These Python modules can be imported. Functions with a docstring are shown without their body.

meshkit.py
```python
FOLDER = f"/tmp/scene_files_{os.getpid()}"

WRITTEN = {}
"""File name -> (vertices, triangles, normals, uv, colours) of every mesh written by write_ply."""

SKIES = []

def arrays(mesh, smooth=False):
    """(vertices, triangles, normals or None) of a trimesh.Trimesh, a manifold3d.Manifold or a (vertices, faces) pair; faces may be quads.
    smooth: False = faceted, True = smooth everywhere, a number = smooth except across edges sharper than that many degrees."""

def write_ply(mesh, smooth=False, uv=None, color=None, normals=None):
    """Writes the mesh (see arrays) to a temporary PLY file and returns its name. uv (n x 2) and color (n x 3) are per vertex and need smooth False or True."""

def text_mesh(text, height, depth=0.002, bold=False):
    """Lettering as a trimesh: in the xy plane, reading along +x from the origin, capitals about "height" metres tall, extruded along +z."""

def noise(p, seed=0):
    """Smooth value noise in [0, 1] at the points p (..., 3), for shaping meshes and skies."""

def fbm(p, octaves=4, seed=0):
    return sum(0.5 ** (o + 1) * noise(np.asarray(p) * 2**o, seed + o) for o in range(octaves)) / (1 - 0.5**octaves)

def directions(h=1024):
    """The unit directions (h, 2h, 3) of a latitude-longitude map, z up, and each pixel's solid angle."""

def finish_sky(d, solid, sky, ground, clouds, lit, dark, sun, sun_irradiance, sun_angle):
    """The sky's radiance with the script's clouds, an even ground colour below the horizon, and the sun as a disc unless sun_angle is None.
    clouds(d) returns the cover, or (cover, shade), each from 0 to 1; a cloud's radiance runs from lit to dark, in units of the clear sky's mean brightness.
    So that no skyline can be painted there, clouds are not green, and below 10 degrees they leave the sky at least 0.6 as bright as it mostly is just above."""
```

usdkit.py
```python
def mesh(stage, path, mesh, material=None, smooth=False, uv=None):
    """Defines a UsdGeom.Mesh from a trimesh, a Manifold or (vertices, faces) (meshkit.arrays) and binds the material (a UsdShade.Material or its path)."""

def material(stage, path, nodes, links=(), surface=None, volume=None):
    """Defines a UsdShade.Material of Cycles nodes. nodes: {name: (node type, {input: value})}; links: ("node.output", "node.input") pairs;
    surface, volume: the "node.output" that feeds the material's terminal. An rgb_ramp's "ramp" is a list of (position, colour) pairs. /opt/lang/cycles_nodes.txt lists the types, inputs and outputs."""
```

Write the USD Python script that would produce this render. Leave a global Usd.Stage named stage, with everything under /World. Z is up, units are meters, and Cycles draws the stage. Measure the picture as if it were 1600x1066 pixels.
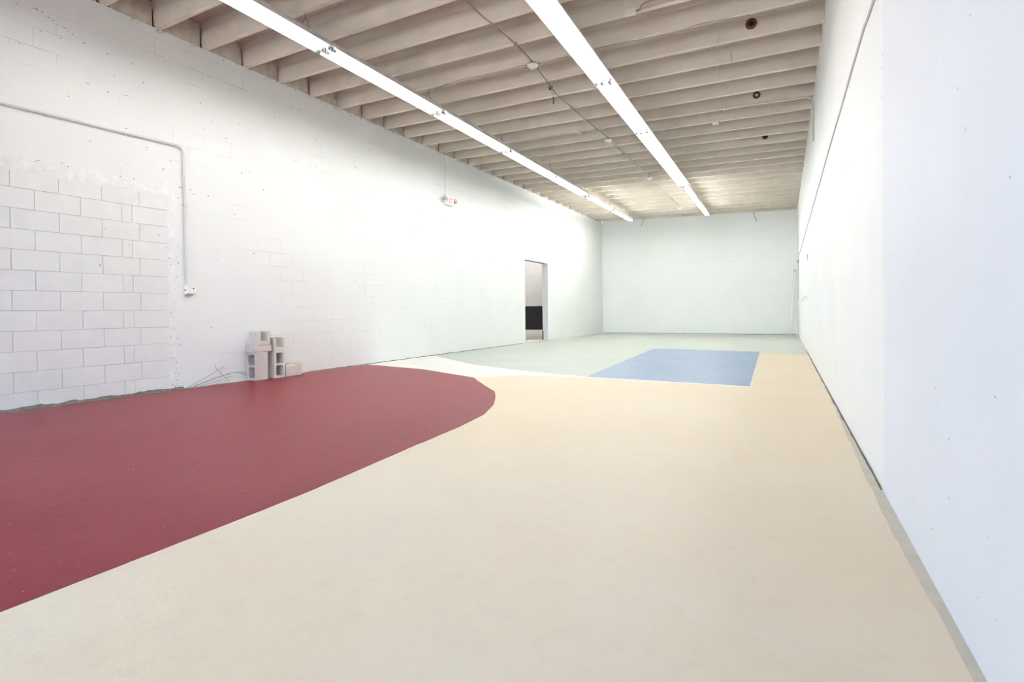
import math, random
import numpy as np
import trimesh
import usdkit, meshkit
from shapely.geometry import Polygon, box as sbox
from pxr import Usd, UsdGeom, UsdLux, UsdShade, Gf, Sdf

stage = Usd.Stage.CreateInMemory()
UsdGeom.SetStageUpAxis(stage, UsdGeom.Tokens.z)
UsdGeom.SetStageMetersPerUnit(stage, 1.0)
world = UsdGeom.Xform.Define(stage, '/World')
stage.SetDefaultPrim(world.GetPrim())
UsdGeom.Scope.Define(stage, '/World/Looks')
rng = random.Random(11)
nrg = np.random.default_rng(5)

# ------------------------------------------------------------------ camera, sky, exposure
LAMP = 21.0             # emission of the fluorescent tubes
SKY = 2.4               # daylight outside the shop front behind the camera
SUN = 8.6
EXPOSURE = 0.84
H, YAW, PITCH, ROLL, F, CY = 0.942, 0.4556, 0.0120, -0.0101, 883.97, 495.594
cam = UsdGeom.Camera.Define(stage, '/World/camera')
cam.CreateHorizontalApertureAttr(36.0)
cam.CreateVerticalApertureAttr(36.0 * 1066 / 1600)
cam.CreateFocalLengthAttr(36.0 * F / 1600)
cam.CreateVerticalApertureOffsetAttr((CY - 533.0) / 1600 * 36.0)
cam.CreateClippingRangeAttr(Gf.Vec2f(0.05, 200))
cam.CreateExposureAttr(EXPOSURE)
_f0 = np.array([-math.sin(YAW), math.cos(YAW), 0]); _r0 = np.array([math.cos(YAW), math.sin(YAW), 0]); _u0 = np.array([0, 0, 1.0])
_f = _f0 * math.cos(PITCH) - _u0 * math.sin(PITCH); _u = _u0 * math.cos(PITCH) + _f0 * math.sin(PITCH)
_r = _r0 * math.cos(ROLL) + _u * math.sin(ROLL); _u2 = _u * math.cos(ROLL) - _r0 * math.sin(ROLL)
cam.AddTransformOp().Set(Gf.Matrix4d(*_r, 0, *_u2, 0, *(-_f), 0, 0, 0, H, 1))

sky = UsdLux.DomeLight.Define(stage, '/World/sky')
sky.CreateColorAttr(Gf.Vec3f(0.56, 0.73, 1.0))
sky.CreateIntensityAttr(SKY)
sun = UsdLux.DistantLight.Define(stage, '/World/sun')      # high behind the building: lights the pavement outside, which throws light up to the ceiling
sun.CreateIntensityAttr(SUN); sun.CreateNormalizeAttr(True); sun.CreateColorAttr(Gf.Vec3f(1.0, 0.93, 0.84)); sun.CreateAngleAttr(0.6)
sun.AddRotateXOp().Set(-32.0)

# ------------------------------------------------------------------ helpers
_used = {}
def numbered(parent, name):
    k = (str(parent), name); n = _used.get(k, 0); _used[k] = n + 1
    return name if n == 0 else f'{name}_{n:03d}'
def data(prim, **kw):
    for k, v in kw.items():
        if v: prim.SetCustomDataByKey(k, v)
    return prim
def obj(name, mesh, mat, parent=None, smooth=False, label=None, cat=None, group=None, kind=None):
    par = '/World' if parent is None else str(parent.GetPath())
    p = par + '/' + numbered(par, name)
    m = usdkit.mesh(stage, p, mesh, mat, smooth=smooth)
    return data(m.GetPrim(), label=label, category=cat, group=group, kind=kind)
def thing(name, label, cat=None, loc=(0, 0, 0), rotz=0, group=None, kind=None):
    x = UsdGeom.Xform.Define(stage, '/World/' + numbered('/World', name))
    x.AddTranslateOp().Set(Gf.Vec3d(*loc)); x.AddRotateZOp().Set(rotz)
    return data(x.GetPrim(), label=label, category=cat, group=group, kind=kind)
def dup(src, loc, rotz, label, group=None):
    cd = src.GetCustomData()
    o = thing(src.GetName().rstrip('0123456789').rstrip('_'), label, cd['category'], loc, rotz, group or cd.get('group'))
    o.GetReferences().AddInternalReference(src.GetPath()); o.SetInstanceable(True)
    return o
def cbox(x0, x1, y0, y1, z0, z1, c=0.004):
    pts = []
    for sx, a, b in ((-1, x0, 0), (1, x1, 0)):
        for sy, d in ((-1, y0), (1, y1)):
            for sz, e in ((-1, z0), (1, z1)):
                for k in range(3):
                    q = [a - sx * c, d - sy * c, e - sz * c]
                    q[k] = (a, d, e)[k]
                    pts.append(q)
    return trimesh.Trimesh(pts, []).convex_hull if c > 0 else trimesh.creation.box(bounds=[(x0, y0, z0), (x1, y1, z1)])
def cat(*ms): return trimesh.util.concatenate([m for m in ms])
def tube(points, r, sides=8):
    p = np.asarray(points, float)
    t = np.gradient(p, axis=0); t /= np.linalg.norm(t, axis=1, keepdims=True) + 1e-12
    up = np.array([0.31, 0.17, 0.93]) if abs(t[0][2]) < 0.9 else np.array([0.9, 0.3, 0.1])
    vs = []
    a = np.cross(t[0], up); a /= np.linalg.norm(a)
    ang = np.arange(sides) * 2 * np.pi / sides
    for i in range(len(p)):
        a = a - t[i] * (a @ t[i]); a /= np.linalg.norm(a); b = np.cross(t[i], a)
        vs.append(p[i] + r * (np.cos(ang)[:, None] * a + np.sin(ang)[:, None] * b))
    v = np.vstack(vs + [p[:1], p[-1:]]); n = len(p); f = []
    for i in range(n - 1):
        for j in range(sides):
            q = (i * sides + j, i * sides + (j + 1) % sides, (i + 1) * sides + (j + 1) % sides, (i + 1) * sides + j)
            f += [(q[0], q[1], q[2]), (q[0], q[2], q[3])]
    for j in range(sides):
        f += [(n * sides, (j + 1) % sides, j), (n * sides + 1, (n - 1) * sides + j, (n - 1) * sides + (j + 1) % sides)]
    return trimesh.Trimesh(v, f, process=False)
def smoothline(pts, n=6):
    """Catmull-Rom through pts."""
    p = np.asarray(pts, float); p = np.vstack([2 * p[0] - p[1], p, 2 * p[-1] - p[-2]]); out = []
    for i in range(1, len(p) - 2):
        for s in np.linspace(0, 1, n, endpoint=False):
            a, b, c, d = p[i - 1], p[i], p[i + 1], p[i + 2]
            out.append(0.5 * (2 * b + (c - a) * s + (2 * a - 5 * b + 4 * c - d) * s * s + (3 * b - a - 3 * c + d) * s ** 3))
    return np.array(out + [p[-2]])
def bend(a, b, c, r, n=7):
    """a-b-c with a rounded corner at b."""
    a, b, c = (np.asarray(q, float) for q in (a, b, c))
    u = (a - b) / np.linalg.norm(a - b); w = (c - b) / np.linalg.norm(c - b)
    s, e = b + u * r, b + w * r
    return [a] + [(1 - t) ** 2 * s + 2 * t * (1 - t) * b + t * t * e for t in np.linspace(0, 1, n)] + [c]
def lathe(profile, sides=24):
    return trimesh.creation.revolve(np.asarray(profile, float), sections=sides)
def move(m, d): m = m.copy(); m.apply_translation(d); return m
def rot(m, deg, axis, pt=(0, 0, 0)):
    m = m.copy(); m.apply_transform(trimesh.transformations.rotation_matrix(math.radians(deg), axis, pt)); return m
def extrude(poly, d): return trimesh.creation.extrude_polygon(poly, d, engine='earcut')

# ------------------------------------------------------------------ materials
MATS = {}
def M(name, nodes, links, surface='p.BSDF'):
    MATS[name] = usdkit.material(stage, '/World/Looks/' + name, nodes, links, surface=surface); return MATS[name]
def plain(name, col, rough=0.6, metal=0.0, noise=0.0, scale=20.0, bump=0.0, bscale=60.0, spec=0.5):
    n = {'p': ('principled_bsdf', {'base_color': col, 'roughness': rough, 'metallic': metal, 'specular_ior_level': spec})}
    l = []
    if noise or bump:
        n['g'] = ('geometry', {})
    if noise:
        n['n'] = ('noise_texture', {'scale': scale, 'detail': 5.0})
        n['r'] = ('rgb_ramp', {'ramp': [(0.3, tuple(c * (1 - noise) for c in col)), (0.7, tuple(min(1, c * (1 + noise * .5)) for c in col))]})
        l += [('g.position', 'n.vector'), ('n.fac', 'r.fac'), ('r.color', 'p.base_color')]
    if bump:
        n['bn'] = ('noise_texture', {'scale': bscale, 'detail': 5.0})
        n['b'] = ('bump', {'strength': 1.0, 'distance': bump})
        l += [('g.position', 'bn.vector'), ('bn.fac', 'b.height'), ('b.normal', 'p.normal')]
    return M(name, n, l)
def wall_paint(name, col, dirt, joint=True, axis='y', mask=(0.51, 0.66)):
    """White masonry paint: nearly filled block joints, brush relief and little chips."""
    n = {'g': ('geometry', {}), 's': ('separate_xyz', {}), 'c': ('combine_xyz', {}),
         'p': ('principled_bsdf', {'roughness': 0.55, 'specular_ior_level': 0.3}),
         'n1': ('noise_texture', {'scale': 1.3, 'detail': 4.0}), 'n2': ('noise_texture', {'scale': 28.0, 'detail': 6.0}),
         'm1': ('rgb_ramp', {'ramp': [(0.35, col), (0.75, tuple(c * 0.965 for c in col))]}),
         'nm': ('noise_texture', {'scale': 1.7, 'detail': 3.0}), 'rm': ('rgb_ramp', {'ramp': [(mask[0], (0, 0, 0)), (mask[1], (1, 1, 1))]}),
         'bk': ('brick_texture', {'scale': 1.0, 'brick_width': 0.4064, 'row_height': 0.2032, 'mortar_size': 0.0035, 'mortar_smooth': 0.6}),
         'mj': ('math', {'math_type': 'multiply'}), 'neg': ('math', {'math_type': 'multiply', 'value2': -0.0035}),
         'hn': ('math', {'math_type': 'multiply', 'value2': 0.0022}), 'ad': ('math', {'math_type': 'add'}),
         'b': ('bump', {'strength': 1.0, 'distance': 1.0}),
         'v': ('voronoi_texture', {'scale': 7.0}), 'vr': ('rgb_ramp', {'ramp': [(0.035, (1, 1, 1)), (0.06, (0, 0, 0))]}),
         'nv': ('noise_texture', {'scale': 2.2, 'detail': 2.0}), 'nvr': ('rgb_ramp', {'ramp': [(0.60, (0, 0, 0)), (0.64, (1, 1, 1))]}),
         'mv': ('math', {'math_type': 'multiply'}),
         'jd': ('math', {'math_type': 'multiply', 'value2': 0.24}), 'sum': ('math', {'math_type': 'maximum'}),
         'mix': ('mix', {'color2': dirt})}
    l = [('g.position', 's.vector'), (f's.{axis}', 'c.x'), ('s.z', 'c.y'), ('c.vector', 'bk.vector'), ('g.position', 'n1.vector'), ('g.position', 'n2.vector'),
         ('g.position', 'nm.vector'), ('nm.fac', 'rm.fac'), ('rm.color', 'mj.value1'), ('bk.fac', 'mj.value2'), ('mj.value', 'neg.value1'),
         ('n2.fac', 'hn.value1'), ('neg.value', 'ad.value1'), ('hn.value', 'ad.value2'), ('ad.value', 'b.height'), ('b.normal', 'p.normal'),
         ('n1.fac', 'm1.fac'), ('m1.color', 'mix.color1'), ('g.position', 'v.vector'), ('v.distance', 'vr.fac'), ('g.position', 'nv.vector'), ('nv.fac', 'nvr.fac'),
         ('vr.color', 'mv.value1'), ('nvr.color', 'mv.value2'), ('mj.value', 'jd.value1'), ('mv.value', 'sum.value1'), ('jd.value', 'sum.value2'),
         ('sum.value', 'mix.fac'), ('mix.color', 'p.base_color')]
    if not joint:
        l = [q for q in l if q[0] != 'bk.fac']
        n['mj'] = ('math', {'math_type': 'multiply', 'value2': 0.0})
    return M(name, n, l)
def floor_paint(name, col, alt, rough=0.5, streak=0.5, sc=0.8, spec=0.4):
    """Worn painted concrete: cloudy blotches, fine scuffs, light specks."""
    n = {'g': ('geometry', {}), 'p': ('principled_bsdf', {'roughness': rough, 'specular_ior_level': spec}),
         'n1': ('noise_texture', {'scale': sc, 'detail': 6.0, 'roughness': 0.6}), 'r1': ('rgb_ramp', {'ramp': [(0.36, col), (0.66, alt)]}),
         'n2': ('noise_texture', {'scale': 12.0, 'detail': 9.0, 'roughness': 0.78}), 'r2': ('rgb_ramp', {'ramp': [(0.30, (1 - .25 * streak,) * 3), (0.48, (1, 1, 1)), (0.8, (1 + .03, 1.03, 1.03))]}),
         'mu': ('mix', {'mix_type': 'multiply', 'fac': 1.0}),
         'v': ('noise_texture', {'scale': 45.0, 'detail': 2.0}), 'vr': ('rgb_ramp', {'ramp': [(0.735, (0, 0, 0)), (0.76, (.55,) * 3)]}),
         'mx': ('mix', {'color2': (0.75, 0.72, 0.68)}),
         'rr': ('rgb_ramp', {'ramp': [(0.3, (rough - .06,) * 3), (0.7, (rough + .1,) * 3)]}),
         'bn': ('noise_texture', {'scale': 60.0, 'detail': 5.0}), 'b': ('bump', {'strength': 0.6, 'distance': 0.0012})}
    l = [('g.position', 'n1.vector'), ('n1.fac', 'r1.fac'), ('g.position', 'n2.vector'), ('n2.fac', 'r2.fac'), ('r1.color', 'mu.color1'), ('r2.color', 'mu.color2'),
         ('g.position', 'v.vector'), ('v.fac', 'vr.fac'), ('vr.color', 'mx.fac'), ('mu.color', 'mx.color1'), ('mx.color', 'p.base_color'),
         ('n2.fac', 'rr.fac'), ('rr.color', 'p.roughness'), ('g.position', 'bn.vector'), ('bn.fac', 'b.height'), ('b.normal', 'p.normal')]
    return M(name, n, l)

W_LEFT = wall_paint('white_paint_block_wall', (0.785, 0.79, 0.78), (0.30, 0.28, 0.27))
W_RIGHT = wall_paint('white_paint_smooth_wall', (0.88, 0.885, 0.885), (0.55, 0.55, 0.55), joint=False)
W_NEAR_PANEL = wall_paint('daylight_tinted_white', (0.82, 0.84, 0.89), (0.55, 0.55, 0.58), joint=False)  # blue window daylight on the near section is mixed into this colour
W_END = wall_paint('green_cast_white_end_wall', (0.875, 0.89, 0.88), (0.5, 0.5, 0.48), axis='x')  # slight green in the base stands for floor bounce and fluorescent cast
BLOCK_A = plain('painted_block', (0.755, 0.755, 0.735), 0.55, noise=0.04, scale=5, bump=0.002, bscale=45)
BLOCK_B = plain('painted_block_cooler', (0.745, 0.745, 0.735), 0.55, noise=0.04, scale=6, bump=0.002, bscale=50)
MORTAR = plain('painted_mortar', (0.62, 0.61, 0.59), 0.8, noise=0.15, scale=12, bump=0.004, bscale=50)
ROUGH_PLASTER = plain('rough_white_plaster', (0.80, 0.80, 0.79), 0.7, noise=0.08, scale=14, bump=0.008, bscale=26)
NICK = plain('grey_nick', (0.42, 0.41, 0.41), 0.9)
CHIP = plain('grey_chip', (0.30, 0.28, 0.27), 0.9)
RED = floor_paint('dark_red_floor_paint', (0.235, 0.020, 0.031), (0.262, 0.030, 0.042), 0.34, 0.4, spec=0.12)
TAN = floor_paint('tan_floor_paint', (0.72, 0.622, 0.494), (0.72, 0.583, 0.42), 0.5, 0.27, 0.6)
WHITE_F = floor_paint('white_floor_paint', (0.80, 0.79, 0.76), (0.76, 0.74, 0.70), 0.5, 0.2)
GREEN = floor_paint('pale_green_floor_paint', (0.455, 0.495, 0.445), (0.50, 0.525, 0.48), 0.45, 0.3)
BLUE = floor_paint('blue_floor_paint', (0.215, 0.30, 0.455), (0.255, 0.34, 0.47), 0.38, 0.3)
CONC = floor_paint('bare_concrete', (0.53, 0.475, 0.395), (0.60, 0.54, 0.44), 0.7, 0.6, 5.0)
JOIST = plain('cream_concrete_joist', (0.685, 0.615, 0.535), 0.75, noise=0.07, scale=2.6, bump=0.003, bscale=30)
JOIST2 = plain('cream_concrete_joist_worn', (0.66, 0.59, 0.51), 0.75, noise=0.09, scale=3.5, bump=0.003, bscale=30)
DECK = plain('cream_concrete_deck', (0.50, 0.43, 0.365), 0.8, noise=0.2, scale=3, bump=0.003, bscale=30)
INFILL = plain('brown_rough_infill', (0.62, 0.55, 0.475), 0.85, noise=0.2, scale=9, bump=0.02, bscale=11)
CRACK_SHADE = plain('crack_shade_brown', (0.16, 0.12, 0.09), 0.95)
FIX_WHITE = plain('white_enamel', (0.86, 0.87, 0.86), 0.35)
FIX_OUT = plain('mottled_grey_enamel', (0.60, 0.575, 0.585), 0.5, noise=0.1, scale=8)  # mottled grey for the housings above the reflectors
HOLDER = plain('grey_lampholder', (0.16, 0.16, 0.165), 0.5)
DARK = plain('dark_cap', (0.10, 0.10, 0.10), 0.5)
STEEL = plain('galvanised_steel', (0.50, 0.49, 0.47), 0.45, metal=0.7)
CONDUIT = plain('grey_painted_conduit', (0.62, 0.615, 0.60), 0.45)
CONDUIT_D = plain('dark_conduit', (0.30, 0.27, 0.24), 0.5, metal=0.3)
CREAM = plain('cream_painted_metal', (0.72, 0.655, 0.57), 0.6)
PORC = plain('white_porcelain', (0.82, 0.80, 0.75), 0.3)
RUST = plain('rusty_iron', (0.14, 0.062, 0.04), 0.85, noise=0.4, scale=60, bump=0.002)
BLACK = plain('black_rubber', (0.02, 0.02, 0.022), 0.6)
CABLE = plain('grey_cable', (0.36, 0.32, 0.28), 0.6)
WHITE_P = plain('white_plastic', (0.84, 0.84, 0.82), 0.4)
GREY_P = plain('grey_plastic', (0.48, 0.48, 0.48), 0.4)
LETTER = plain('red_sign_letters', (0.82, 0.30, 0.27), 0.4)
CINDER = plain('grey_cinder_block', (0.62, 0.57, 0.51), 0.9, noise=0.07, scale=30, bump=0.002, bscale=120)
CINDER2 = plain('pink_grey_cinder_block', (0.58, 0.515, 0.475), 0.9, noise=0.08, scale=30, bump=0.002, bscale=120)
PVC = plain('white_pipe', (0.86, 0.86, 0.85), 0.35)
DIRT = plain('grey_dirt', (0.20, 0.175, 0.16), 0.95, noise=0.5, scale=35, bump=0.01, bscale=60)
TWIG = plain('thin_dark_wire', (0.33, 0.33, 0.32), 0.6)
NEXT_WALL = plain('pale_grey_pink_wall', (0.80, 0.765, 0.755), 0.7, noise=0.05, scale=4)
NEXT_BLACK = plain('black_painted_band', (0.018, 0.017, 0.02), 0.5)
ALU = plain('dark_bronze_aluminium', (0.10, 0.09, 0.08), 0.4, metal=0.6)
PAVE = plain('pavement_concrete', (0.48, 0.44, 0.39), 0.9, noise=0.2, scale=3)
OUTSIDE = plain('outer_masonry', (0.6, 0.58, 0.55), 0.9)
M('lamp_tube', {'e': ('emission', {'color': (0.985, 1.0, 0.965), 'strength': LAMP})}, [], surface='e.emission')
M('window_glass', {'t': ('transparent_bsdf', {'color': (0.95, 0.97, 0.97)}), 'g': ('glossy_bsdf', {'roughness': 0.02}), 'fr': ('fresnel', {'ior': 1.45}), 'm': ('mix_closure', {})},
  [('fr.fac', 'm.fac'), ('t.BSDF', 'm.closure1'), ('g.BSDF', 'm.closure2')], surface='m.closure')
M('lamp_tube_new', {'e': ('emission', {'color': (0.975, 1.0, 0.965), 'strength': LAMP * 1.7})}, [], surface='e.emission')
TUBE_M, TUBE_NEW, GLASS = MATS['lamp_tube'], MATS['lamp_tube_new'], MATS['window_glass']

# ------------------------------------------------------------------ the room
Y0, YE, ZT = -2.2, 21.914, 4.69           # shop front wall, end wall, underside of the roof deck
ML, MR = 0.0082, -0.0085
XL = lambda y: -6.8386 + ML * (y - 4)
XR = lambda y: 0.4243 + MR * (y - 4)
JL = lambda k: 3.713 + 0.61 * k            # joist k meets the left wall here
JR = lambda k: 3.19 + 0.643 * k            # and the right wall here
ZJ = lambda x: 4.385 + (x + 6.84) * (4.319 - 4.385) / 7.22   # underside of the joists

def fy(k, x): return JL(k) + (JR(k) - JL(k)) * (x + 6.83) / 7.21
def on_left(m):     # local: x = out of the wall into the room, y along, z up
    v = np.array(m.vertices); v[:, 0] += XL(v[:, 1]); return trimesh.Trimesh(v, m.faces, process=False)
def on_right(m):    # local: x = into the room (towards -x)
    v = np.array(m.vertices); v[:, 0] = XR(v[:, 1]) - v[:, 0]; return trimesh.Trimesh(v, m.faces[:, ::-1], process=False)

# floor: slab and coats of paint
fl = thing('floor', 'painted concrete floor in dark red, tan, white, green and blue areas', kind='structure')
obj('concrete_slab', trimesh.creation.box(bounds=[(-7.1, Y0 - .2, -.2), (.7, YE + .2, 0)]), CONC, fl)
def coat(name, pts, z, mat, label):
    poly = Polygon(pts) if not hasattr(pts, 'geom_type') else pts
    m = extrude(poly, z); obj(name, m, mat, fl, label=label)
red_pts = [(-2.25, 0.88), (-2.25, 1.38), (-2.27, 2.22), (-2.36, 3.27), (-2.40, 3.91), (-2.485, 4.475), (-2.648, 4.969), (-2.842, 5.378), (-3.073, 5.80), (-3.464, 6.248), (-4.005, 6.91),
           (-5.363, 7.599), (-6.497, 7.861), (-6.72, 7.89)]
red = Polygon([(-2.24, Y0)] + red_pts + [(XL(7.9) + .05, 7.5), (XL(6) + .05, 6), (XL(4) + .035, 4), (XL(2.5) + .03, 2.5), (XL(Y0) + .03, Y0)])
blue = Polygon([(-2.883, 13.482), (-0.567, 13.175), (-0.43, 7.335), (-2.552, 7.557)])
white = Polygon([(-6.72, 7.89), (XL(8.3) + .02, 8.3), (XL(10) + .02, 10.0), (-6.70, 9.965), (-4.954, 8.551), (-3.551, 7.88), (-2.527, 7.567), (-0.43, 7.335), (-0.425, 7.27), (-2.52, 7.50), (-3.429, 7.384), (-4.005, 6.91), (-5.363, 7.599)])
green = Polygon([(XL(10) + .02, 10.0), (-6.70, 9.965), (-4.954, 8.551), (-3.551, 7.88), (-2.527, 7.567), (-2.553, 7.557), (-2.883, 13.482), (-0.567, 13.175), (-0.56, 12.986), (XR(12.5) - .02, 12.563),
                 (XR(YE) - .02, YE - .04), (XL(YE) + .02, YE - .04)])
tan = Polygon([(-2.24, Y0), (XR(0) - .035, Y0), (XR(0) - .03, 0.9), (XR(2) - .03, 2.0), (XR(3) - .05, 2.8), (XR(4) - .045, 3.6), (XR(6) - .03, 6), (XR(12.5) - .02, 12.56), (-0.56, 12.986), (-0.43, 7.335), (-0.425, 7.27),
               (-2.52, 7.50), (-3.429, 7.384), (-4.005, 6.91), (-3.464, 6.248)] + red_pts[8:0:-1] + [(-2.25, 0.88)])
def rough_edge(poly, amp=.008, step=.12, seed=1):
    ring = np.array(poly.segmentize(step).exterior.coords)[:-1]
    q = np.c_[ring, np.zeros(len(ring))] * 5
    d = np.c_[meshkit.fbm(q, 3, seed), meshkit.fbm(q, 3, seed + 40)] - .5
    return Polygon(ring + d * 2 * amp).buffer(0)
coat('red_paint', rough_edge(red, .006), .0016, RED, 'dark red painted area with a blunt rounded end along the left wall')
coat('tan_paint', rough_edge(tan, .012, seed=3), .0010, TAN, 'broad tan painted area filling the foreground and right side')
coat('white_paint', rough_edge(white, .006, seed=5), .0013, WHITE_F, 'white painted wedge and thin line between red, tan and green areas')
coat('green_paint', rough_edge(green, .006, seed=7), .0011, GREEN, 'pale green painted area across the back of the room')
coat('blue_paint', rough_edge(blue, .006, seed=9), .0019, BLUE, 'blue painted four-sided patch at the back right')

# left wall
DOOR = (14.61, 16.34, 2.41)
PATCH = (1.75, 4.40, 2.405)
wl = thing('wall_left', 'white painted concrete block left wall with a bricked-up doorway patch', kind='structure')
outer = Polygon([(Y0 - .2, 0), (YE + .2, 0), (YE + .2, 4.385), (Y0 - .2, 4.385)])
outer = outer.difference(sbox(DOOR[0], -1, DOOR[1], DOOR[2])).difference(sbox(PATCH[0], -1, PATCH[1], PATCH[2]))
slab = extrude(outer, .19)                       # (y, z) then depth
v = np.array(slab.vertices); slab = trimesh.Trimesh(np.c_[v[:, 2] - .19, v[:, 0], v[:, 1]], slab.faces, process=False)
obj('wall_panel', on_left(slab), W_LEFT, wl)
obj('patch_mortar', on_left(trimesh.creation.box(bounds=[(-.19, PATCH[0], 0), (-.0055, PATCH[1], PATCH[2])])), MORTAR, wl)
rows = [0.0, .172] + [.172 + .2032 * i for i in range(1, 12)]
jA = [1.75, 2.018, 2.424, 2.829, 3.241, 3.652, 4.052, 4.385]
jB = [1.75, 2.22, 2.622, 3.028, 3.442, 3.859, 3.971, 4.385]
for i in range(12):
    z0, z1 = rows[i], min(rows[i + 1], PATCH[2])
    js = jA if i % 2 == 1 else jB
    for a, b in zip(js[:-1], js[1:]):
        g = [rng.choice((.0012, .002, .003, .004)) for _ in range(4)]
        off = rng.uniform(-.0015, .0015)
        m = cbox(-.10, off, a + g[0], b - g[1], z0 + g[2] * .7, z1 - g[3] * .7, .0025)
        obj('block', on_left(m), BLOCK_A if rng.random() < .6 else BLOCK_B, wl)
def ridge(y0, y1, z0, z1, amp, n=90, seed=3, horizontal=True):
    """A rough trowelled band standing proud of the wall."""
    nu, nv = (n, 14) if horizontal else (14, n)
    U, V = np.meshgrid(np.linspace(y0, y1, nu), np.linspace(z0, z1, nv), indexing='ij')
    w = np.minimum(np.minimum(U - y0, y1 - U) / .05, np.minimum(V - z0, z1 - V) / .04).clip(0, 1)
    d = -.004 + w * (.005 + amp * np.abs(meshkit.fbm(np.stack([U * 16, V * 16, 0 * U], -1), 4, seed) - .5) * 2.4)
    P = np.stack([d, U, V], -1).reshape(-1, 3); f = []
    for i in range(nu - 1):
        for j in range(nv - 1):
            a = i * nv + j; f += [(a, a + nv, a + nv + 1), (a, a + nv + 1, a + 1)]
    return on_left(trimesh.Trimesh(P, f, process=False))
obj('plaster_ridge', ridge(2.35, 4.62, 2.36, 2.53, .009), ROUGH_PLASTER, wl, smooth=True, label='rough plaster band over the bricked-up doorway')
obj('plaster_ridge', ridge(4.375, 4.50, 0.02, 2.42, .008, seed=8, horizontal=False), ROUGH_PLASTER, wl, smooth=True, label='rough plaster strip down the right edge of the bricked-up doorway')
# holes and chips in the paint
def chips(pts, put, seed, s=1.0):
    r = random.Random(seed); ms = []
    for (y, z) in pts:
        w, h = r.choice(((.022, .008), (.010, .012), (.030, .007), (.012, .016), (.008, .008)))
        w *= s * (.7 + .06 * y); h *= s * (.7 + .06 * y); k = 7
        a = np.arange(k) * 2 * np.pi / k
        rad = np.array([r.uniform(.6, 1.0) for _ in range(k)])
        top = np.c_[np.full(k, .0012), y + w * rad * np.cos(a), z + h * rad * np.sin(a)]
        m = trimesh.Trimesh(np.vstack([top, top - [.004, 0, 0]]), []).convex_hull
        ms.append(put(m))
    return cat(*ms)
LM = [(3.112, 3.837), (3.286, 3.838), (3.505, 3.882), (3.077, 4.049), (2.928, 3.642), (3.350, 3.257), (3.533, 3.455), (3.741, 3.437), (3.932, 3.461), (3.926, 3.077), (4.156, 2.918), (4.155, 2.886), (4.436, 2.822), (3.549, 2.834),
      (3.526, 3.066), (4.841, 3.666), (5.002, 3.474), (5.410, 3.569), (5.211, 3.305), (5.440, 2.891), (4.345, 2.703), (4.390, 4.030), (3.739, 3.858), (4.008, 3.851), (4.127, 3.674), (3.810, 3.633), (3.928, 2.664), (4.615, 2.547),
      (4.933, 2.485), (5.317, 2.298), (5.050, 1.775), (5.053, 1.656), (5.611, 1.787), (5.117, 1.100), (4.941, 0.759), (4.440, 1.772), (4.361, 1.751), (3.936, 1.748), (3.621, 1.488), (3.677, 1.893), (4.276, 1.891),
      (5.572, 2.927), (4.732, 0.997), (6.015, 3.824), (6.331, 4.075), (6.008, 3.472), (6.397, 3.288), (6.807, 3.291), (5.798, 2.720), (7.727, 3.471), (7.411, 3.095), (9.722, 4.133), (9.090, 4.089),
      (6.490, 4.091), (6.835, 3.722), (8.111, 3.864), (7.450, 4.023), (10.475, 2.993), (10.834, 4.153), (11.074, 4.060), (7.754, 0.800), (7.670, 1.473)]
LM += [(rng.uniform(3.6, 13), 4.385 - abs(rng.gauss(.012, .02))) for i in range(90)]
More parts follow.
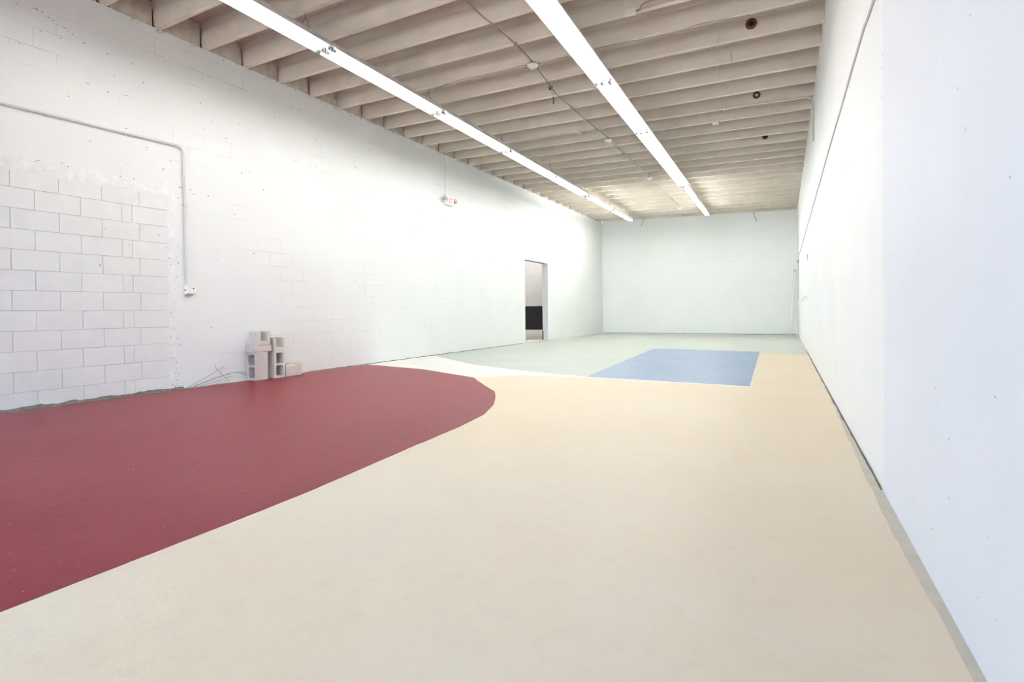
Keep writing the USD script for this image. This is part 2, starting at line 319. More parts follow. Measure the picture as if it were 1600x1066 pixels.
LM += [(rng.uniform(2.7, 4.75), 2.56 - .02 * i / 45 - rng.uniform(.02, .17)) for i in range(40)]
LM += [(rng.uniform(4.385, 4.52), rng.uniform(.04, 1.95)) for i in range(32)]
LM += [(4.455 + rng.uniform(-.015, .015), .03 + .022 * i) for i in range(12)]
LM += [(3.05 + .035 * i + rng.uniform(-.01, .01), 4.055 - .012 * i + rng.uniform(-.012, .012)) for i in range(14)]
obj('paint_chip', chips(LM, on_left, 4, .80), CHIP, wl, kind='stuff', label='small dark chips and nail holes in the white paint')
# bays between the joists over the left wall
obj('gap_backing', on_left(trimesh.creation.box(bounds=[(-.24, Y0 - .2, 4.38), (-.172, YE + .2, ZT + .02)])), CRACK_SHADE, wl)  # added backing closes the gaps to the sky; its dark brown paints crack shade
ks = list(range(-10, 30))
for k in ks:
    a, b = JL(k) + .062, JL(k + 1) - .07
    if b < Y0 or a > YE - .1: continue
    b = min(b, YE + .19)
    n = 7
    U, V = np.meshgrid(np.linspace(a, b, n), np.linspace(4.375, ZT + .02, n), indexing='ij')
    d = -.018 + .022 * (meshkit.fbm(np.stack([U * 9, V * 9, 0 * U], -1), 3, 17) - .5)
    front = np.stack([d, U, V], -1).reshape(-1, 3)
    m = trimesh.Trimesh(np.vstack([front, front * [0, 1, 1] - [.17, 0, 0]]), []).convex_hull
    f = []
    for i in range(n - 1):
        for j in range(n - 1):
            q = i * n + j; f += [(q, q + n, q + n + 1), (q, q + n + 1, q + 1)]
    back = cbox(-.17, -.03, a, b, 4.375, ZT + .02, 0)
    obj('bay_infill', on_left(cat(trimesh.Trimesh(front, f, process=False), back)), INFILL, wl)

# right wall
wr = thing('wall_right', 'smooth white painted right wall close to the camera', kind='structure')
obj('wall_panel', on_right(trimesh.creation.box(bounds=[(-.19, 3.40, 0), (0, YE + .2, ZT + .02)])), W_RIGHT, wr)
obj('wall_panel', on_right(trimesh.creation.box(bounds=[(-.19, Y0 - .2, 0), (.001, 3.392, ZT + .02)])), W_NEAR_PANEL, wr, label='nearest section of the right wall, white with a blue daylight tint painted in')
obj('joint_filler', on_right(trimesh.creation.box(bounds=[(-.19, 3.392, 0), (-.004, 3.40, ZT)])), W_RIGHT, wr)
RM = [(2.120, 1.758), (1.922, 1.723), (2.043, 1.570), (3.411, 2.218), (3.412, 2.150), (3.385, 2.072), (3.442, 2.047), (3.414, 2.001), (3.426, 1.951), (3.417, 1.775), (3.308, 1.658), (5.146, 2.032), (2.297, 1.752), (1.955, 1.569), (1.627, 1.227),
      (3.334, 0.493), (3.872, 0.090), (2.315, 0.667), (1.724, 0.722), (2.141, 0.532), (2.145, 0.351), (2.681, 0.177), (2.307, 0.620), (1.723, 0.186), (2.365, 0.178), (1.771, 0.367), (1.858, 0.177)]
obj('paint_chip', chips(RM, on_right, 6, .40), NICK, wr, kind='stuff', label='small grey nicks in the white paint')

# end wall, shop front wall behind the camera
we = thing('wall_end', 'white painted end wall across the back of the room', kind='structure')
obj('wall_panel', trimesh.creation.box(bounds=[(XL(YE) + .001, YE, 0), (XR(YE) - .001, YE + .19, ZT + .02)]), W_END, we)
wn = thing('wall_front', 'masonry front wall behind the camera with a wide shop window', kind='structure')
WX0, WX1, WZ0, WZ1 = -6.2, -0.25, 0.15, 2.9
fp = sbox(XL(Y0), 0, XR(Y0), ZT + .02).difference(sbox(WX0, WZ0, WX1, WZ1))
fm = extrude(fp, .19); v = np.array(fm.vertices)
obj('wall_panel', trimesh.Trimesh(np.c_[v[:, 0], Y0 - v[:, 2], v[:, 1]], fm.faces, process=False), W_RIGHT, wn)
wd = thing('window_1', 'wide shop front window behind the camera', kind='structure')
fr = [cbox(WX0, WX1, Y0 - .12, Y0 - .05, WZ0, WZ0 + .06), cbox(WX0, WX1, Y0 - .12, Y0 - .05, WZ1 - .06, WZ1)]
nx = 4
for i in range(nx + 1):
    x = WX0 + .03 + (WX1 - WX0 - .06) * i / nx
    fr.append(cbox(x - .03, x + .03, Y0 - .12, Y0 - .05, WZ0 + .05, WZ1 - .05))
obj('window_frame', cat(*fr), ALU, wd)
for i in range(nx):
    x0 = WX0 + .03 + (WX1 - WX0 - .06) * i / nx
    obj('pane', trimesh.creation.box(bounds=[(x0 + .025, Y0 - .089, WZ0 + .05), (x0 + (WX1 - WX0 - .06) / nx - .025, Y0 - .083, WZ1 - .05)]), GLASS, wd)
obj('ground', trimesh.creation.box(bounds=[(-30, -40, -.35), (24, Y0 - .2, -.02)]), PAVE, kind='structure', label='pavement outside the shop front')

# ceiling: deck and concrete joists
ce = thing('ceiling', 'cream painted concrete joist ceiling', kind='structure')
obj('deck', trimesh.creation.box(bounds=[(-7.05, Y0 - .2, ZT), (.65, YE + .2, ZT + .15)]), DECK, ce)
for k in ks:
    if JL(k) < Y0 + .1 or JR(k) < Y0 - .35: continue
    if JL(k) > YE - .08 or JR(k) > YE - .06: continue
    prof = [(-.031, 0), (.031, 0), (.035, .004), (.044, .22), (.085, ZT + .01 - 4.35), (-.085, ZT + .01 - 4.35), (-.044, .22), (-.035, .004)]
    vs = []
    for x, y in ((XL(JL(k)) - .05, JL(k)), (XR(JR(k)) + .03, JR(k))):
        zb = ZJ(x)
        vs += [(x, y + a, min(zb + b, ZT + .005) if b < .3 else ZT + .01) for a, b in prof]
    n = len(prof); f = []
    for i in range(n):
        j = (i + 1) % n; f += [(i, j, n + j), (i, n + j, n + i)]
    cap = trimesh.creation.triangulate_polygon(Polygon(prof), engine='earcut')[1]
    f += [tuple(t) for t in cap] + [tuple(n + t[::-1]) for t in cap]
    jm = trimesh.Trimesh(vs, f, process=False); jm.fix_normals()
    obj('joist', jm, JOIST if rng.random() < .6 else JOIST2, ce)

# doorway through the left wall to the neighbouring room
d1 = thing('door_1', 'open doorway in the left wall leading to a dim room', kind='structure')
xa = XL(15.5)
obj('head', on_left(cbox(-.20, .004, DOOR[0] - .01, DOOR[1] + .03, DOOR[2] - .03, DOOR[2] + .012, .002)), MORTAR, d1, label='grey strip along the top of the doorway')
obj('jamb', on_left(cbox(-.19, .002, DOOR[0] - .002, DOOR[0] + .03, 0, DOOR[2] - .03, .002)), W_LEFT, d1)
obj('jamb', on_left(cbox(-.19, .002, DOOR[1] - .03, DOOR[1] + .002, 0, DOOR[2] - .03, .002)), W_RIGHT, d1)
obj('corner_guard', on_left(cbox(-.20, -.165, DOOR[1] - .036, DOOR[1] - .02, 0, .30, .002)), BLACK, d1, label='black rubber strip at the foot of the doorway')
obj('corner_guard', on_left(cbox(-.205, -.185, DOOR[0] + .02, DOOR[0] + .036, 0, .30, .002)), BLACK, d1)
nr = thing('wall_next_room', 'pale grey block wall with a black lower band seen through the doorway', kind='structure')
NY = 24.9
obj('floor_slab', trimesh.creation.box(bounds=[(-14.5, 9, -.2), (-7.11, NY, 0)]), WHITE_F, nr)
obj('black_band', trimesh.creation.box(bounds=[(-14.5, NY, 0), (-7.1, NY + .2, 1.13)]), NEXT_BLACK, nr, label='black painted lower band')
for i, z in enumerate([1.13, 2.54, 3.4]):
    z1 = [2.535, 3.395, 4.4][i]
    obj('wall_panel', cbox(-14.5, -7.1, NY + .003 * i, NY + .2, z, z1, .004), NEXT_WALL, nr)
obj('side_wall', trimesh.creation.box(bounds=[(-14.7, 8.8, -.2), (-14.5, NY + .2, 4.4)]), NEXT_WALL, nr)
obj('side_wall', trimesh.creation.box(bounds=[(-14.5, 8.8, -.2), (-7.05, 9.0, 4.4)]), NEXT_WALL, nr)
obj('side_wall', trimesh.creation.box(bounds=[(-7.05, YE + .2, -.2), (-6.9, NY + .2, 4.4)]), NEXT_WALL, nr)
obj('roof_slab', trimesh.creation.box(bounds=[(-14.7, 8.8, 4.4), (-7.06, NY + .2, 4.55)]), DECK, nr)
# unseen lamps added to brighten the wall beyond the doorway
n0 = None
for i, (lx, ly) in enumerate(((-8.7, 22.9), (-10.2, 23.2), (-11.8, 23.2), (-13.3, 22.9))):
    lab = 'unseen fluorescent lamp added to brighten the room beyond the doorway'
    if n0 is None:
        n0 = thing('added_lamp', lab, 'ceiling light', (lx, ly, 4.32), 0, 'added lamps of the room beyond the doorway')
        obj('housing', cbox(-.1, .1, -1.22, 1.22, .0, .08), FIX_WHITE, n0)
        for e in (-.05, .05): obj('lamp_tube', tube([(e, -1.18, -.022), (e, 1.18, -.022)], .019, 10), TUBE_M, n0, smooth=40)
    else: dup(n0, (lx, ly, 4.32), 0, lab)

# dirt along the wall feet
def dirt_strip(x0y, w, y0, y1, seed, h=.012):
    n = int((y1 - y0) / .05); ys = np.linspace(y0, y1, n); nv = 5
    V = np.linspace(0, 1, nv)
    P = []
    for i, y in enumerate(ys):
        wid = w * (.35 + 1.3 * meshkit.fbm(np.array([y * 3.1, seed, 0.]), 3, seed))
        for s in V:
            z = h * (1 - s) * (.4 + 1.2 * meshkit.noise(np.array([y * 22, s * 4, seed * 1.]), seed)) + .0021 * (1 - s)
            P.append((x0y(y, s * wid), y, z if s < 1 else .0005))
    f = []
    for i in range(n - 1):
        for j in range(nv - 1):
            a = i * nv + j; f += [(a, a + nv, a + nv + 1), (a, a + nv + 1, a + 1)]
    return trimesh.Trimesh(P, f, process=False)
obj('dirt', dirt_strip(lambda y, d: XL(y) + .004 + d, .085, 1.5, 4.53, 3, .026), DIRT, label='dark grey dirt swept along the foot of the left wall', cat='dirt', kind='stuff')
obj('dirt', dirt_strip(lambda y, d: XL(y) + .001 + d, .03, 6.5, 14.4, 5, .008), DIRT, label='thin broken line of dirt at the foot of the left wall before the doorway', cat='dirt', kind='stuff')
obj('dirt', dirt_strip(lambda y, d: XR(y) - .002 - d, .013, 3.42, 14, 7, .004), DIRT, label='thin dark dirt line at the foot of the right wall', cat='dirt', kind='stuff')
def end_dirt():
    m = dirt_strip(lambda y, d: d, .035, XL(YE) + .05, XR(YE) - .05, 9, .01)
    v = np.array(m.vertices); return trimesh.Trimesh(np.c_[v[:, 1], YE - .002 - v[:, 0], v[:, 2]], m.faces, process=False)
obj('dirt', end_dirt(), DIRT, label='thin dark dirt line at the foot of the end wall', cat='dirt', kind='stuff')

# ------------------------------------------------------------------ fluorescent lights
# 2.44 m industrial strips end to end in two rows; local origin: middle of the lamp, z = 0 at the reflector lip
LEN = 2.44
def reflector_mesh(L):
    prof = [(-.148, .000), (-.138, .000), (-.092, .058), (.092, .058), (.138, .000), (.148, .000)]
    th = .0025
    pts = prof + [(x, z + (th if abs(x) > .1 else th)) for x, z in reversed(prof)]
    m = extrude(Polygon(pts), L); v = np.array(m.vertices)
    return trimesh.Trimesh(np.c_[v[:, 0], v[:, 2] - L / 2, v[:, 1]], m.faces[:, ::-1], process=False)
def lampholder(y, x, z):
    return cat(cbox(x - .016, x + .016, y - .012, y + .012, z - .026, .058 if z < .06 else z + .03, .003))
def make_light(label, bare, group, loc, rz):
    t = thing('bare_strip_light' if bare else 'strip_light', label, 'fluorescent light', loc, rz, group)
    L = LEN - .012
    if not bare:
        obj('reflector', reflector_mesh(L), FIX_WHITE, t)
        zb, zt = .0605, .115
        zl, xl = .022, .052
        hw = .058
    else:
        zb, zt = .040, .110
        zl, xl = .008, .040
        hw = .060
    obj('housing', cbox(-hw, hw, -L / 2, L / 2, zb, zt, .004), FIX_OUT if not bare else FIX_WHITE, t)
    for s in (-1, 1):
        lt = obj('lamp_tube', tube([(s * xl, -L / 2 + .062, zl), (s * xl, L / 2 - .062, zl)], .019, 12), TUBE_NEW if bare else TUBE_M, t, smooth=40)
        for e in (-1, 1): obj('end_cap', tube([(s * xl, e * (L / 2 - .062), zl), (s * xl, e * (L / 2 - .020), zl)], .021, 12), DARK, lt)
    for e in (-1, 1):
        for s in (-1, 1):
            obj('lampholder', cbox(s * xl - .017, s * xl + .017, e * (L / 2 - .011) - .009, e * (L / 2 - .011) + .009, zl - .025, zb + .001, .002), HOLDER, t)
    if not bare:
        obj('end_clip', cbox(-.128, -.108, L / 2 - .06, L / 2 - .005, -.002, .032, .001), DARK, t)
        obj('end_clip', cbox(.075, .082, L / 2 - .02, L / 2 - .005, .03, .05, .001), DARK, t)
    # a V of wire from the housing to the nearest joist at the far end
    x0, yw = loc[0], loc[1] + L / 2
    yj = min((fy(k, x0) for k in range(-4, 30)), key=lambda q: abs(q - (yw - .05))) - loc[1]
    if yj > L / 2: yj -= min((fy(k + 1, x0) - fy(k, x0) for k in range(2)))
    ya, yb = (L / 2 - .16, L / 2 - .004)
    if not ya - .1 < yj < yb + .1: ya, yb = yj - .08, min(yj + .08, L / 2 - .004)
    ztop = ZJ(x0) - loc[2]
    obj('hanger', cat(tube([(0, ya, zt - .003), (0, yj, ztop - .06), (0, yj, ztop + .004)], .0042, 6), tube([(0, yb, zt - .003), (0, yj, ztop - .06)], .005, 6)), CONDUIT_D, t)
    for y in (-.55, .62): obj('knockout', cbox(hw, hw + .006, y - .008, y + .008, zt - .02, zt + .006, .001), GREY_P, t)
    return t
rowL = lambda y: (-4.945 - .005 * (y - 5.2), y, 4.060)
rowR = lambda y: (-2.252 - .0155 * (y - 7.5), y, 4.042)
words = ['nearest', 'second', 'third', 'fourth', 'fifth', 'last']
ys = [2.72 + LEN / 2 + LEN * i for i in range(5)]
bys = [2.72 + LEN * 5 + LEN / 2 + .06 + 2.50 * i for i in range(2)]
firsts = {}
for side, row, rz in (('left', rowL, math.degrees(math.atan(.005))), ('right', rowR, math.degrees(math.atan(.0155)))):
    seen = 0
    for i, y in enumerate(ys, 1):
        pos = (['', 'nearest', 'second', 'third', 'fourth', 'farthest'] if side == 'left' else ['', '', 'nearest', 'second', 'third', 'farthest'])[i]
        lab = f'{pos} white reflector fluorescent strip in the {side} ceiling row' if pos else f'white reflector fluorescent strip of the {side} row, {("", "added out of view above the frame for brightness")[i]}'  # the first right-hand strip is unseen, added to raise the brightness
        g = 'reflector strip lights in two ceiling rows'
        make_light(lab, False, g, row(y), rz)
    for i, y in enumerate(bys):
        lab = f'{"nearer" if i == 0 else "farther"} bare-tube fluorescent strip without reflector at the back end of the {side} row'
        make_light(lab, True, 'bare strip lights at the back', row(y), rz)

# ------------------------------------------------------------------ conduits and boxes
lc = thing('conduit', 'grey metal conduit running along the left wall and bending down to a socket box', 'conduit')
pts = bend((XL(1.0) + .022, 1.0, 2.958), (XL(4.59) + .022, 4.585, 3.028), (XL(4.6) + .022, 4.597, 1.30), .10)
obj('pipe', tube(pts, .0125, 10), CONDUIT, lc, smooth=40)
obj('strap', on_left(cat(cbox(.0002, .036, 4.597 - .016, 4.597 + .016, 2.3 - .008, 2.3 + .008, .003), cbox(.0002, .004, 4.597 - .03, 4.597 + .03, 2.3 - .008, 2.3 + .008, .001))), CONDUIT, lc)
sb = thing('socket_box', 'small white electrical box at the lower end of the left wall conduit', 'socket', (XL(4.65), 4.635, 1.245))
obj('box', cbox(.001, .055, -.055, .075, -.055, .055, .003), WHITE_P, sb)
obj('cover_plate', cbox(.0551, .060, -.052, .072, -.052, .052, .002), PORC, sb)
obj('screw_hole', cat(tube([(.058, .03, .012), (.0615, .03, .012)], .010, 10)), BLACK, sb)
obj('knockout_hole', cat(tube([(.028, -.0565, -.01), (.028, -.054, -.01)], .012, 10)), BLACK, sb)
obj('bottom_bracket', cbox(.001, .04, -.05, .04, -.075, -.0555, .003), CINDER2, sb)

cc = thing('conduit', 'dark thin conduit running down the middle of the ceiling under the joists', 'conduit')
cpts = [(-3.19, 2.6, 4.331), (-3.175, 5.359, 4.331), (-3.125, 6.518, 4.332), (-3.143, 7.138, 4.332), (-3.271, 8.285, 4.334), (-3.269, 8.911, 4.334), (-3.241, 10.318, 4.335), (-3.209, 10.964, 4.335), (-3.230, 12.202, 4.336), (-3.213, 14.635, 4.337), (-3.213, 15.826, 4.338), (-3.24, 18.2, 4.339), (-3.24, 19.3, 4.339)]
cpts = [(x, y, ZJ(x) - .011) for x, y, z in cpts]
obj('pipe', tube(smoothline(cpts, 5), .0095, 8), CONDUIT_D, cc, smooth=40)
for y in (6.55, 9.0, 10.33, 12.2):
    x = np.interp(y, [q[1] for q in cpts], [q[0] for q in cpts])
    obj('clamp', cat(cbox(x - .022, x + .022, y - .008, y + .008, ZJ(x) - .023, ZJ(x) - .001, .002), cbox(x - .005, x + .003, y - .004, y + .004, ZJ(x) - .05, ZJ(x) - .02, .001)), CONDUIT_D, cc)
# lampholders on the middle conduit
def make_holder(loc, label):
    t = thing('ceiling_lampholder', label, 'lampholder', loc, 0, 'round ceiling lampholders')
    obj('box', lathe([(0, -.012), (.05, -.012), (.052, -.008), (.052, .02), (.0, .02)], 16), STEEL, t)
    obj('porcelain_base', lathe([(0, -.075), (.030, -.075), (.036, -.068), (.038, -.052), (.062, -.042), (.075, -.028), (.075, -.016), (.0, -.012)], 24), PORC, t, smooth=35)
    obj('socket', lathe([(0, -.068), (.022, -.068), (.022, -.077), (.026, -.077), (.026, -.0751), (0, -.0751)], 16), GREY_P, t)
    return t
hd = [((-3.157, 7.17), 'round white porcelain lampholder, nearest on the middle ceiling conduit'), ((-3.223, 11.013), 'round white porcelain lampholder, second from the camera on the middle ceiling conduit'),
      ((-3.227, 14.70), 'round white porcelain lampholder, third from the camera on the middle ceiling conduit'), ((-3.26, 19.5), 'farthest round white lampholder on the ceiling near the end wall')]
h0 = None
for (x, y), lab in hd:
    loc = (x, y, ZJ(x) - .021)
    if h0 is None: h0 = make_holder(loc, lab)
    else: dup(h0, loc, 0, lab)
ob = thing('junction_box', 'small octagonal junction box on the cross conduit by the second lampholder', 'junction box', (-3.60, 10.35, ZJ(-3.6)))
obj('box', rot(lathe([(0, -.045), (.05, -.045), (.052, -.043), (.052, -.001), (0, -.001)], 8), 22.5, (0, 0, 1)), CREAM, ob)
obj('cover', rot(lathe([(0, -.050), (.056, -.050), (.056, -.046), (0, -.046)], 8), 22.5, (0, 0, 1)), STEEL, ob)
xc = thing('conduit', 'thin cross conduit between the two light rows at the second lampholder', 'conduit')
obj('pipe', tube([(x, y, ZJ(x) - .011) for x, y in ((-4.93, 10.41), (-4.33, 10.35), (-3.65, 10.345))], .008, 8), CONDUIT, xc, smooth=40)
obj('pipe', tube([(x, y, ZJ(x) - .011) for x, y in ((-3.55, 10.34), (-3.26, 10.33))], .008, 8), CONDUIT, xc, smooth=40)
obj('pipe', tube([(x, y, ZJ(x) - .011) for x, y in ((-3.22, 10.32), (-2.785, 10.266), (-2.36, 10.22))], .008, 8), CONDUIT, xc, smooth=40)
cw = [(-4.878, 7.355), (-4.448, 7.239), (-3.906, 7.23), (-3.213, 7.2)]
cw2 = [(-3.10, 7.21), (-3.015, 7.218), (-2.641, 7.15), (-2.253, 7.146), (-1.766, 7.124), (-1.308, 7.136), (-1.085, 7.090), (-0.935, 7.070), (-0.388, 7.073)]
obj('cable', tube(smoothline([(x, y, ZJ(x) - .008) for x, y in cw], 5), .005, 6), CABLE, smooth=40, label='thin sagging cable from the left light row to the nearest lampholder', cat='cable')
obj('cable', tube(smoothline([(x, y, ZJ(x) - .008 - .02 * math.sin(x * 4) ** 2) for x, y in cw2], 5), .006, 6), CABLE, smooth=40, label='thin wavy cable from the nearest lampholder across the right part of the ceiling', cat='cable')
rc = thing('conduit', 'cream conduit along the ceiling bending down the right wall', 'conduit')
xr = XR(10.3) - .016
q = bend((-0.846, 10.234, ZJ(-.85) - .014), (xr, 10.25, ZJ(xr) - .014), (xr, 10.26, 3.66), .13)
obj('pipe', tube([(-2.30, 10.205, ZJ(-2.3) - .014), (-1.643, 10.245, ZJ(-1.64) - .014)] + q, .0135, 10), CREAM, rc, smooth=40)
obj('strap', cbox(-.99, -.97, 10.19, 10.28, ZJ(-.98) - .030, ZJ(-.98) - .0005, .002), CREAM, rc)
obj('end_fitting', tube([(xr, 10.26, 3.66), (xr, 10.26, 3.60)], .017, 10), CREAM, rc)
bx_ = thing('junction_box', 'rectangular cream junction box under a joist at the top of the frame', 'junction box', (-1.60, 6.40, ZJ(-1.6)))
obj('box', cbox(-.06, .06, -.03, .03, -.055, -.001, .003), CREAM, bx_)
obj('cover', cbox(-.062, .062, -.032, .032, -.060, -.0555, .002), CREAM, bx_)
cbp = [(-1.535, 6.40, ZJ(-1.53) - .03), (-1.49, 6.39, ZJ(-1.5) - .028), (-1.45, 6.33, ZJ(-1.45) - .012), (-1.335, 6.30, ZJ(-1.33) - .012), (-0.8, 6.28, ZJ(-.8) - .012), (0.30, 6.26, ZJ(.3) - .012)]
obj('conduit', tube(smoothline(cbp, 5), .011, 8), CONDUIT_D, smooth=40, label='short dark conduit leaving the rectangular cream junction box', cat='conduit')
# conduit along the right wall
rp = [(1.5, 2.52), (3.673, 2.616), (4.073, 2.648), (4.579, 2.650), (5.565, 2.643), (7.035, 2.644), (9.284, 2.621), (14.0, 2.60), (20.02, 2.564)]
rw = thing('conduit', 'long thin grey conduit running along the right wall to the far corner', 'conduit')
obj('pipe', tube(smoothline([(XR(y) - .008, y, z) for y, z in rp], 5), .0065, 8), CONDUIT, rw, smooth=40)
obj('elbow', tube(smoothline([(XR(20.02) - .014, 20.02, 2.564), (XR(20.3) - .014, 20.3, 2.45), (XR(20.5) - .014, 20.45, 1.9), (XR(20.6) - .014, 20.5, 1.2)], 5), .0065, 8), CONDUIT, rw, smooth=40)
for y in (9.3, 15):
    z = np.interp(y, [a for a, b in rp], [b for a, b in rp])
    obj('strap', on_right(cbox(.0002, .016, y - .008, y + .008, z - .014, z + .014, .002)), CONDUIT, rw)
cf = thing('conduit_fitting', 'small grey fitting where the right wall conduit meets the far corner', 'fitting', (XR(20.2), 20.2, 2.40))
obj('body', cbox(-.06, -.001, -.05, .05, -.04, .04, .004), GREY_P, cf)
obj('cover', cbox(-.065, -.0605, -.045, .045, -.035, .035, .001), STEEL, cf)

# pole in the corner and the rod on the right wall
pl = thing('pole', 'thin white pole leaning in the far right corner with a grey cap', 'pole')
obj('shaft', tube([(0.035, 21.30, .002), (0.175, 21.82, 2.18)], .026, 12), PVC, pl, smooth=40)
obj('cap', tube([(0.175, 21.82, 2.181), (0.1785, 21.834, 2.235)], .036, 12), GREY_P, pl)
obj('wire', tube(smoothline([(0.0, 21.42, .004), (0.08, 21.60, 1.0), (0.13, 21.75, 2.0), (.15, 21.80, 2.18)], 5), .004, 6), CABLE, pl)
hk = thing('wall_rod', 'short bent metal rod sticking out of the right wall near the corner', 'rod')
obj('rod', tube([(XR(14) + .001, 14.0, 1.16), (XR(14) - .05, 14.0, 1.16), (XR(14) - .055, 14.9, 1.12), (XR(14) - .06, 16.2, 1.09)], .010, 8), CONDUIT, hk, smooth=40)
obj('bracket', cbox(XR(14) - .012, XR(14) - .0005, 13.96, 14.04, 1.12, 1.20, .002), CONDUIT, hk)
bx2 = thing('wall_plate', 'tiny pale wall plate high on the right wall below the conduit', 'wall plate', (XR(13.2), 13.2, 1.98))
obj('plate', cbox(-.012, -.0005, -.05, .05, -.06, .06, .002), CREAM, bx2)
obj('screw', cbox(-.015, -.0125, -.008, .008, -.008, .008, .001), GREY_P, bx2)

# curled wire ends hanging at the end wall
def curl(x, z0, dx, l, label):
    p = [(x, YE - .03, z0 + .1), (x + .004, YE - .035, z0), (x + dx * .3, YE - .05, z0 - l * .45), (x + dx * .8, YE - .05, z0 - l * .85), (x + dx, YE - .04, z0 - l)]
    obj('hanging_wire', tube(smoothline(p, 5), .011, 6), CABLE, smooth=40, label=label, cat='wire')
curl(-5.02, 4.42, -.10, .28, 'short dark wire hooking down over the left part of the end wall')
curl(-1.13, 4.36, .11, .36, 'short dark wire curling down over the right part of the end wall')

# rusty pipe sleeves in the joists, little fittings
def ring(x, k, z, R, label, core):
    y = fy(k, x) - .036
    t = thing('pipe_sleeve', label, 'pipe sleeve', (x, y, z), 0, 'rusty sleeves in the joists')
    pr = [(R * .48, -.001), (R * .48, .022), (R * .62, .026), (R * .95, .018), (R, .010), (R, -.001)]
    obj('flange', rot(lathe(pr + [pr[0]], 24), 90, (1, 0, 0)), RUST, t, smooth=35)
    obj('bore', rot(lathe([(0, -.001), (R * .49, -.001), (R * .49, .006), (0, .006)], 16), 90, (1, 0, 0)), core, t)
    return t
ring(-.41, 7, 4.475, .068, 'rusty round pipe sleeve on the nearest visible joist face at right', BLACK)
ring(-.47, 11, 4.462, .058, 'rusty ring sleeve with a pale centre on a joist above the cream conduit', JOIST)
ring(-.43, 15, 4.462, .055, 'dark rusty sleeve peeking out below a joist, farthest of the three', BLACK)
def small_box(x, y, z, label):
    t = thing('ceiling_fitting', label, 'ceiling fitting', (x, y, z), 0)
    obj('body', cbox(-.055, .055, -.025, .025, -.045, -.0005, .006), WHITE_P, t)
    for a, b in ((-.075, -.0555), (.0555, .075)): obj('tab', cbox(a, b, -.015, .015, -.02, -.0005, .002), STEEL, t)
small_box(-1.19, fy(12, -1.19), ZJ(-1.19), 'small white two-tab fitting under a joist behind the cream conduit')
def hook(x, k, label, l=.10, mat=STEEL):
    y = fy(k, x) - .048
    p = [(x, y, ZJ(x) + .13), (x, y - .004, ZJ(x) + .02), (x, y - .01, ZJ(x) - l * .5), (x + .015, y - .015, ZJ(x) - l * .75), (x + .03, y - .01, ZJ(x) - l * .5)]
    obj('ceiling_hook', tube(smoothline(p, 4), .005, 6), mat, smooth=40, label=label, cat='hook', group='little wire hooks on the joists')
hook(-.30, 12, 'little pale hook under a joist right of the white fitting', .06, WHITE_P)
hook(-.70, 8, 'short wire hook on the joist beside the hanging string', .02, CONDUIT)
hook(-.95, 11, 'short wire hook on the joist just before the cream conduit', .03, CONDUIT)
hook(-.62, 19, 'tiny wire hook on a far joist at right', .05, CONDUIT)
hook(-.40, 19, 'tiny wire hook on a far joist nearest the right wall', .05, CONDUIT)
obj('string', tube([(-.807, fy(7, -.807) - .06, 4.66), (-.812, fy(7, -.81) - .062, 4.40), (-.818, fy(7, -.82) - .063, 3.88)], .0055, 6), CONDUIT, smooth=40, label='thin pale string dangling from a joist left of the nearest rusty sleeve', cat='string')
rb = thing('rusty_bracket', 'small rusty bracket and drip hanging by the middle conduit', 'bracket', (-3.40, fy(8, -3.4) - .036, 4.47))
obj('plate', cbox(-.03, .03, -.02, -.001, -.02, .035, .003), RUST, rb)
obj('drip', tube([(0, -.012, -.015), (.01, -.016, -.10), (.04, -.03, -.16)], .008, 6), CREAM, rb)
obj('hook', tube([(.05, -.03, -.15), (.055, -.03, -.21), (.05, -.03, -.26)], .008, 6), RUST, rb)

# exit sign with emergency heads, its conduit
ex = thing('exit_sign', 'white exit sign with red letters and two side lamps on the left wall', 'exit sign', (XL(10.66), 10.66, 3.375), 0)
obj('housing', cbox(.001, .075, -.155, .155, -.095, .095, .006), WHITE_P, ex)
txt = meshkit.text_mesh('EXIT', .105, .003, bold=True)
b = txt.bounds; v = np.array(txt.vertices)
v = np.c_[.0752 + v[:, 2], (v[:, 0] - (b[0][0] + b[1][0]) / 2) * .245 / (b[1][0] - b[0][0]), v[:, 1] - (b[0][1] + b[1][1]) / 2]
obj('lettering', trimesh.Trimesh(v, txt.faces, process=False), LETTER, ex, label='red EXIT lettering')
for s in (-1, 1):
    hm = lathe([(0, -.01), (.034, -.01), (.052, .05), (.052, .06), (0, .055)], 16)
    hm = move(rot(hm, 70, (0, 1, 0)), (.04, s * .205, .0 if s > 0 else .015))
    hl = obj('lamp_head', hm, GREY_P, ex, smooth=35)
    obj('arm', cbox(.03, .05, min(s * .154, s * .20), max(s * .154, s * .20), -.008, .008, .002), WHITE_P, ex)
ec = thing('conduit', 'thin white conduit dropping from the joists to the exit sign', 'conduit')
obj('pipe', tube([(XL(10.58) + .011, 10.585, 4.384), (XL(10.58) + .011, 10.575, 3.472)], .009, 8), WHITE_P, ec, smooth=40)
for z in (4.15, 3.75): obj('strap', on_left(cbox(.0002, .022, 10.56, 10.60, z - .008, z + .008, .002)), WHITE_P, ec)

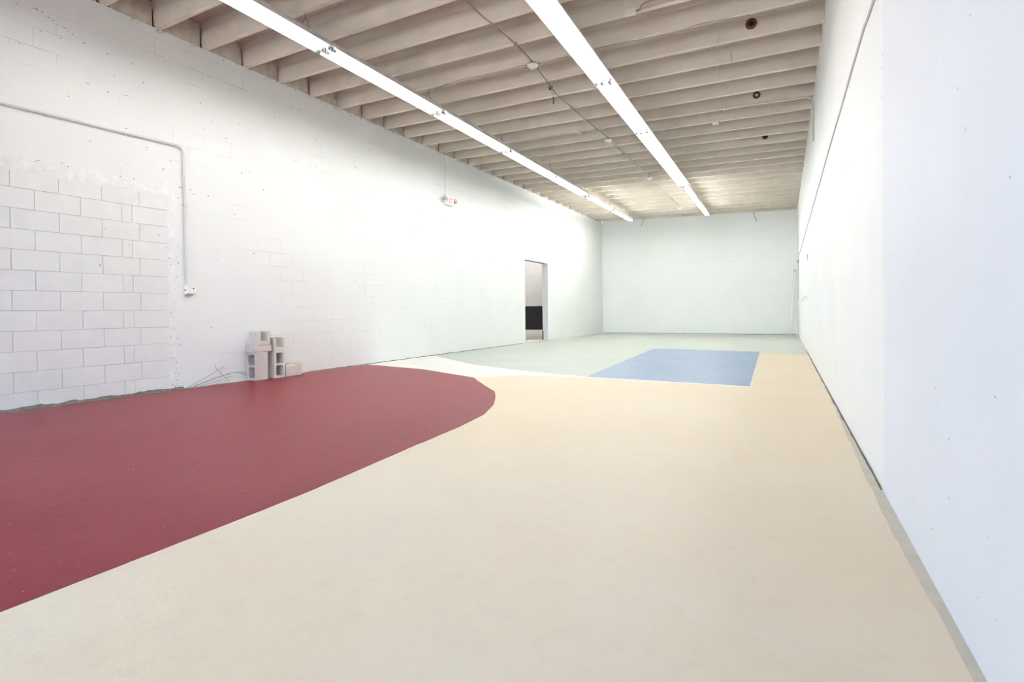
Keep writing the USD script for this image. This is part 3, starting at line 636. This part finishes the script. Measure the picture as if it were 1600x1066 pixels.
# ------------------------------------------------------------------ cinder blocks by the left wall
def cored(w, d, h, cores, chip=0):
    """w x d x h block, cores run along the d axis (y); returned with base centre at the origin."""
    from shapely import affinity
    p = sbox(-w / 2, 0, w / 2, h).buffer(-.004).buffer(.004, quad_segs=2)
    for (a, b, c, e) in cores: p = p.difference(sbox(a, b, c, e).buffer(-.012).buffer(.012, quad_segs=2))
    m = extrude(p, d); v = np.array(m.vertices)
    m = trimesh.Trimesh(np.c_[v[:, 0], d / 2 - v[:, 2], v[:, 1]], m.faces, process=False); return m
def cinder(name, mesh, mat, loc, rz, label):
    t = obj(name, mesh, mat, None, label=label, cat='concrete block')
    x = UsdGeom.Xformable(t); x.AddTranslateOp().Set(Gf.Vec3d(*loc)); x.AddRotateZOp().Set(rz)
    return t
two = [(-.063, .035, .063, .18), (-.063, .21, .063, .355)]
cinder('cinder_block', cored(.19, .19, .39, two), CINDER2, (-6.725, 5.565, .0017), -2, 'hollow concrete block standing on end at left, its two holes towards the camera')
cinder('cinder_block', cored(.18, .19, .39, [(-.060, .03, .060, .18), (-.060, .21, .060, .36)]), CINDER, (-6.715, 5.862, .0017), 90, 'hollow concrete block standing on end at right, its two holes towards the room')
cinder('solid_block', cbox(-.0925, .0925, -.145, .145, 0, .098, .006), CINDER2, (-6.722, 5.585, .3925), -3, 'flat solid concrete block lying across the left upright block')
half = [(-.066, .045, .066, .200)]
cinder('half_block', cored(.195, .20, .19, [(-.055, .05, .060, .205)]), CINDER, (-6.722, 5.605, .4910), 86, 'half concrete block with an open notch, topmost of the left stack')
cinder('half_block', cored(.185, .19, .19, half), CINDER, (-6.712, 5.858, .3925), 91, 'half concrete block with a square hole on top of the right upright block')
lowm = trimesh.boolean.difference([cbox(-.095, .095, -.145, .145, 0, .175, .006), trimesh.creation.box(bounds=[(-.06, -.115, .03), (.06, -.015, .3)]), trimesh.creation.box(bounds=[(-.06, .02, .03), (.06, .12, .3)]),
                                     trimesh.creation.box(bounds=[(.07, .06, .16), (.2, .12, .3)])], engine='manifold')
cinder('cinder_block', lowm, CINDER, (-6.70, 6.115, .0017), 0, 'low grey concrete block lying by itself right of the upright blocks')

# scrap wire at the foot of the left wall
sw = thing('scrap_wire', 'tangle of thin wires lying against the foot of the left wall', 'wire scrap')
for p in [[(.03, 4.56, .006), (.03, 4.9, .06), (.025, 5.2, .13), (.02, 5.45, .115)], [(.05, 4.55, .006), (.04, 4.8, .10), (.02, 5.02, .19), (.02, 5.10, .23)], [(.02, 4.97, .26), (.03, 5.0, .19), (.05, 5.10, .08), (.06, 5.15, .006)],
          [(.06, 4.6, .006), (.06, 4.95, .04), (.05, 5.2, .09)], [(.04, 4.65, .008), (.035, 4.95, .09), (.03, 5.18, .12)], [(.02, 5.28, .14), (.03, 5.38, .10), (.05, 5.45, .06)], [(.10, 4.60, .006), (.09, 4.85, .008), (.06, 5.1, .03)]]:
    obj('wire', tube(smoothline([(XL(y) + x, y, z) for x, y, z in p], 5), .003, 6), TWIG, sw, smooth=40)
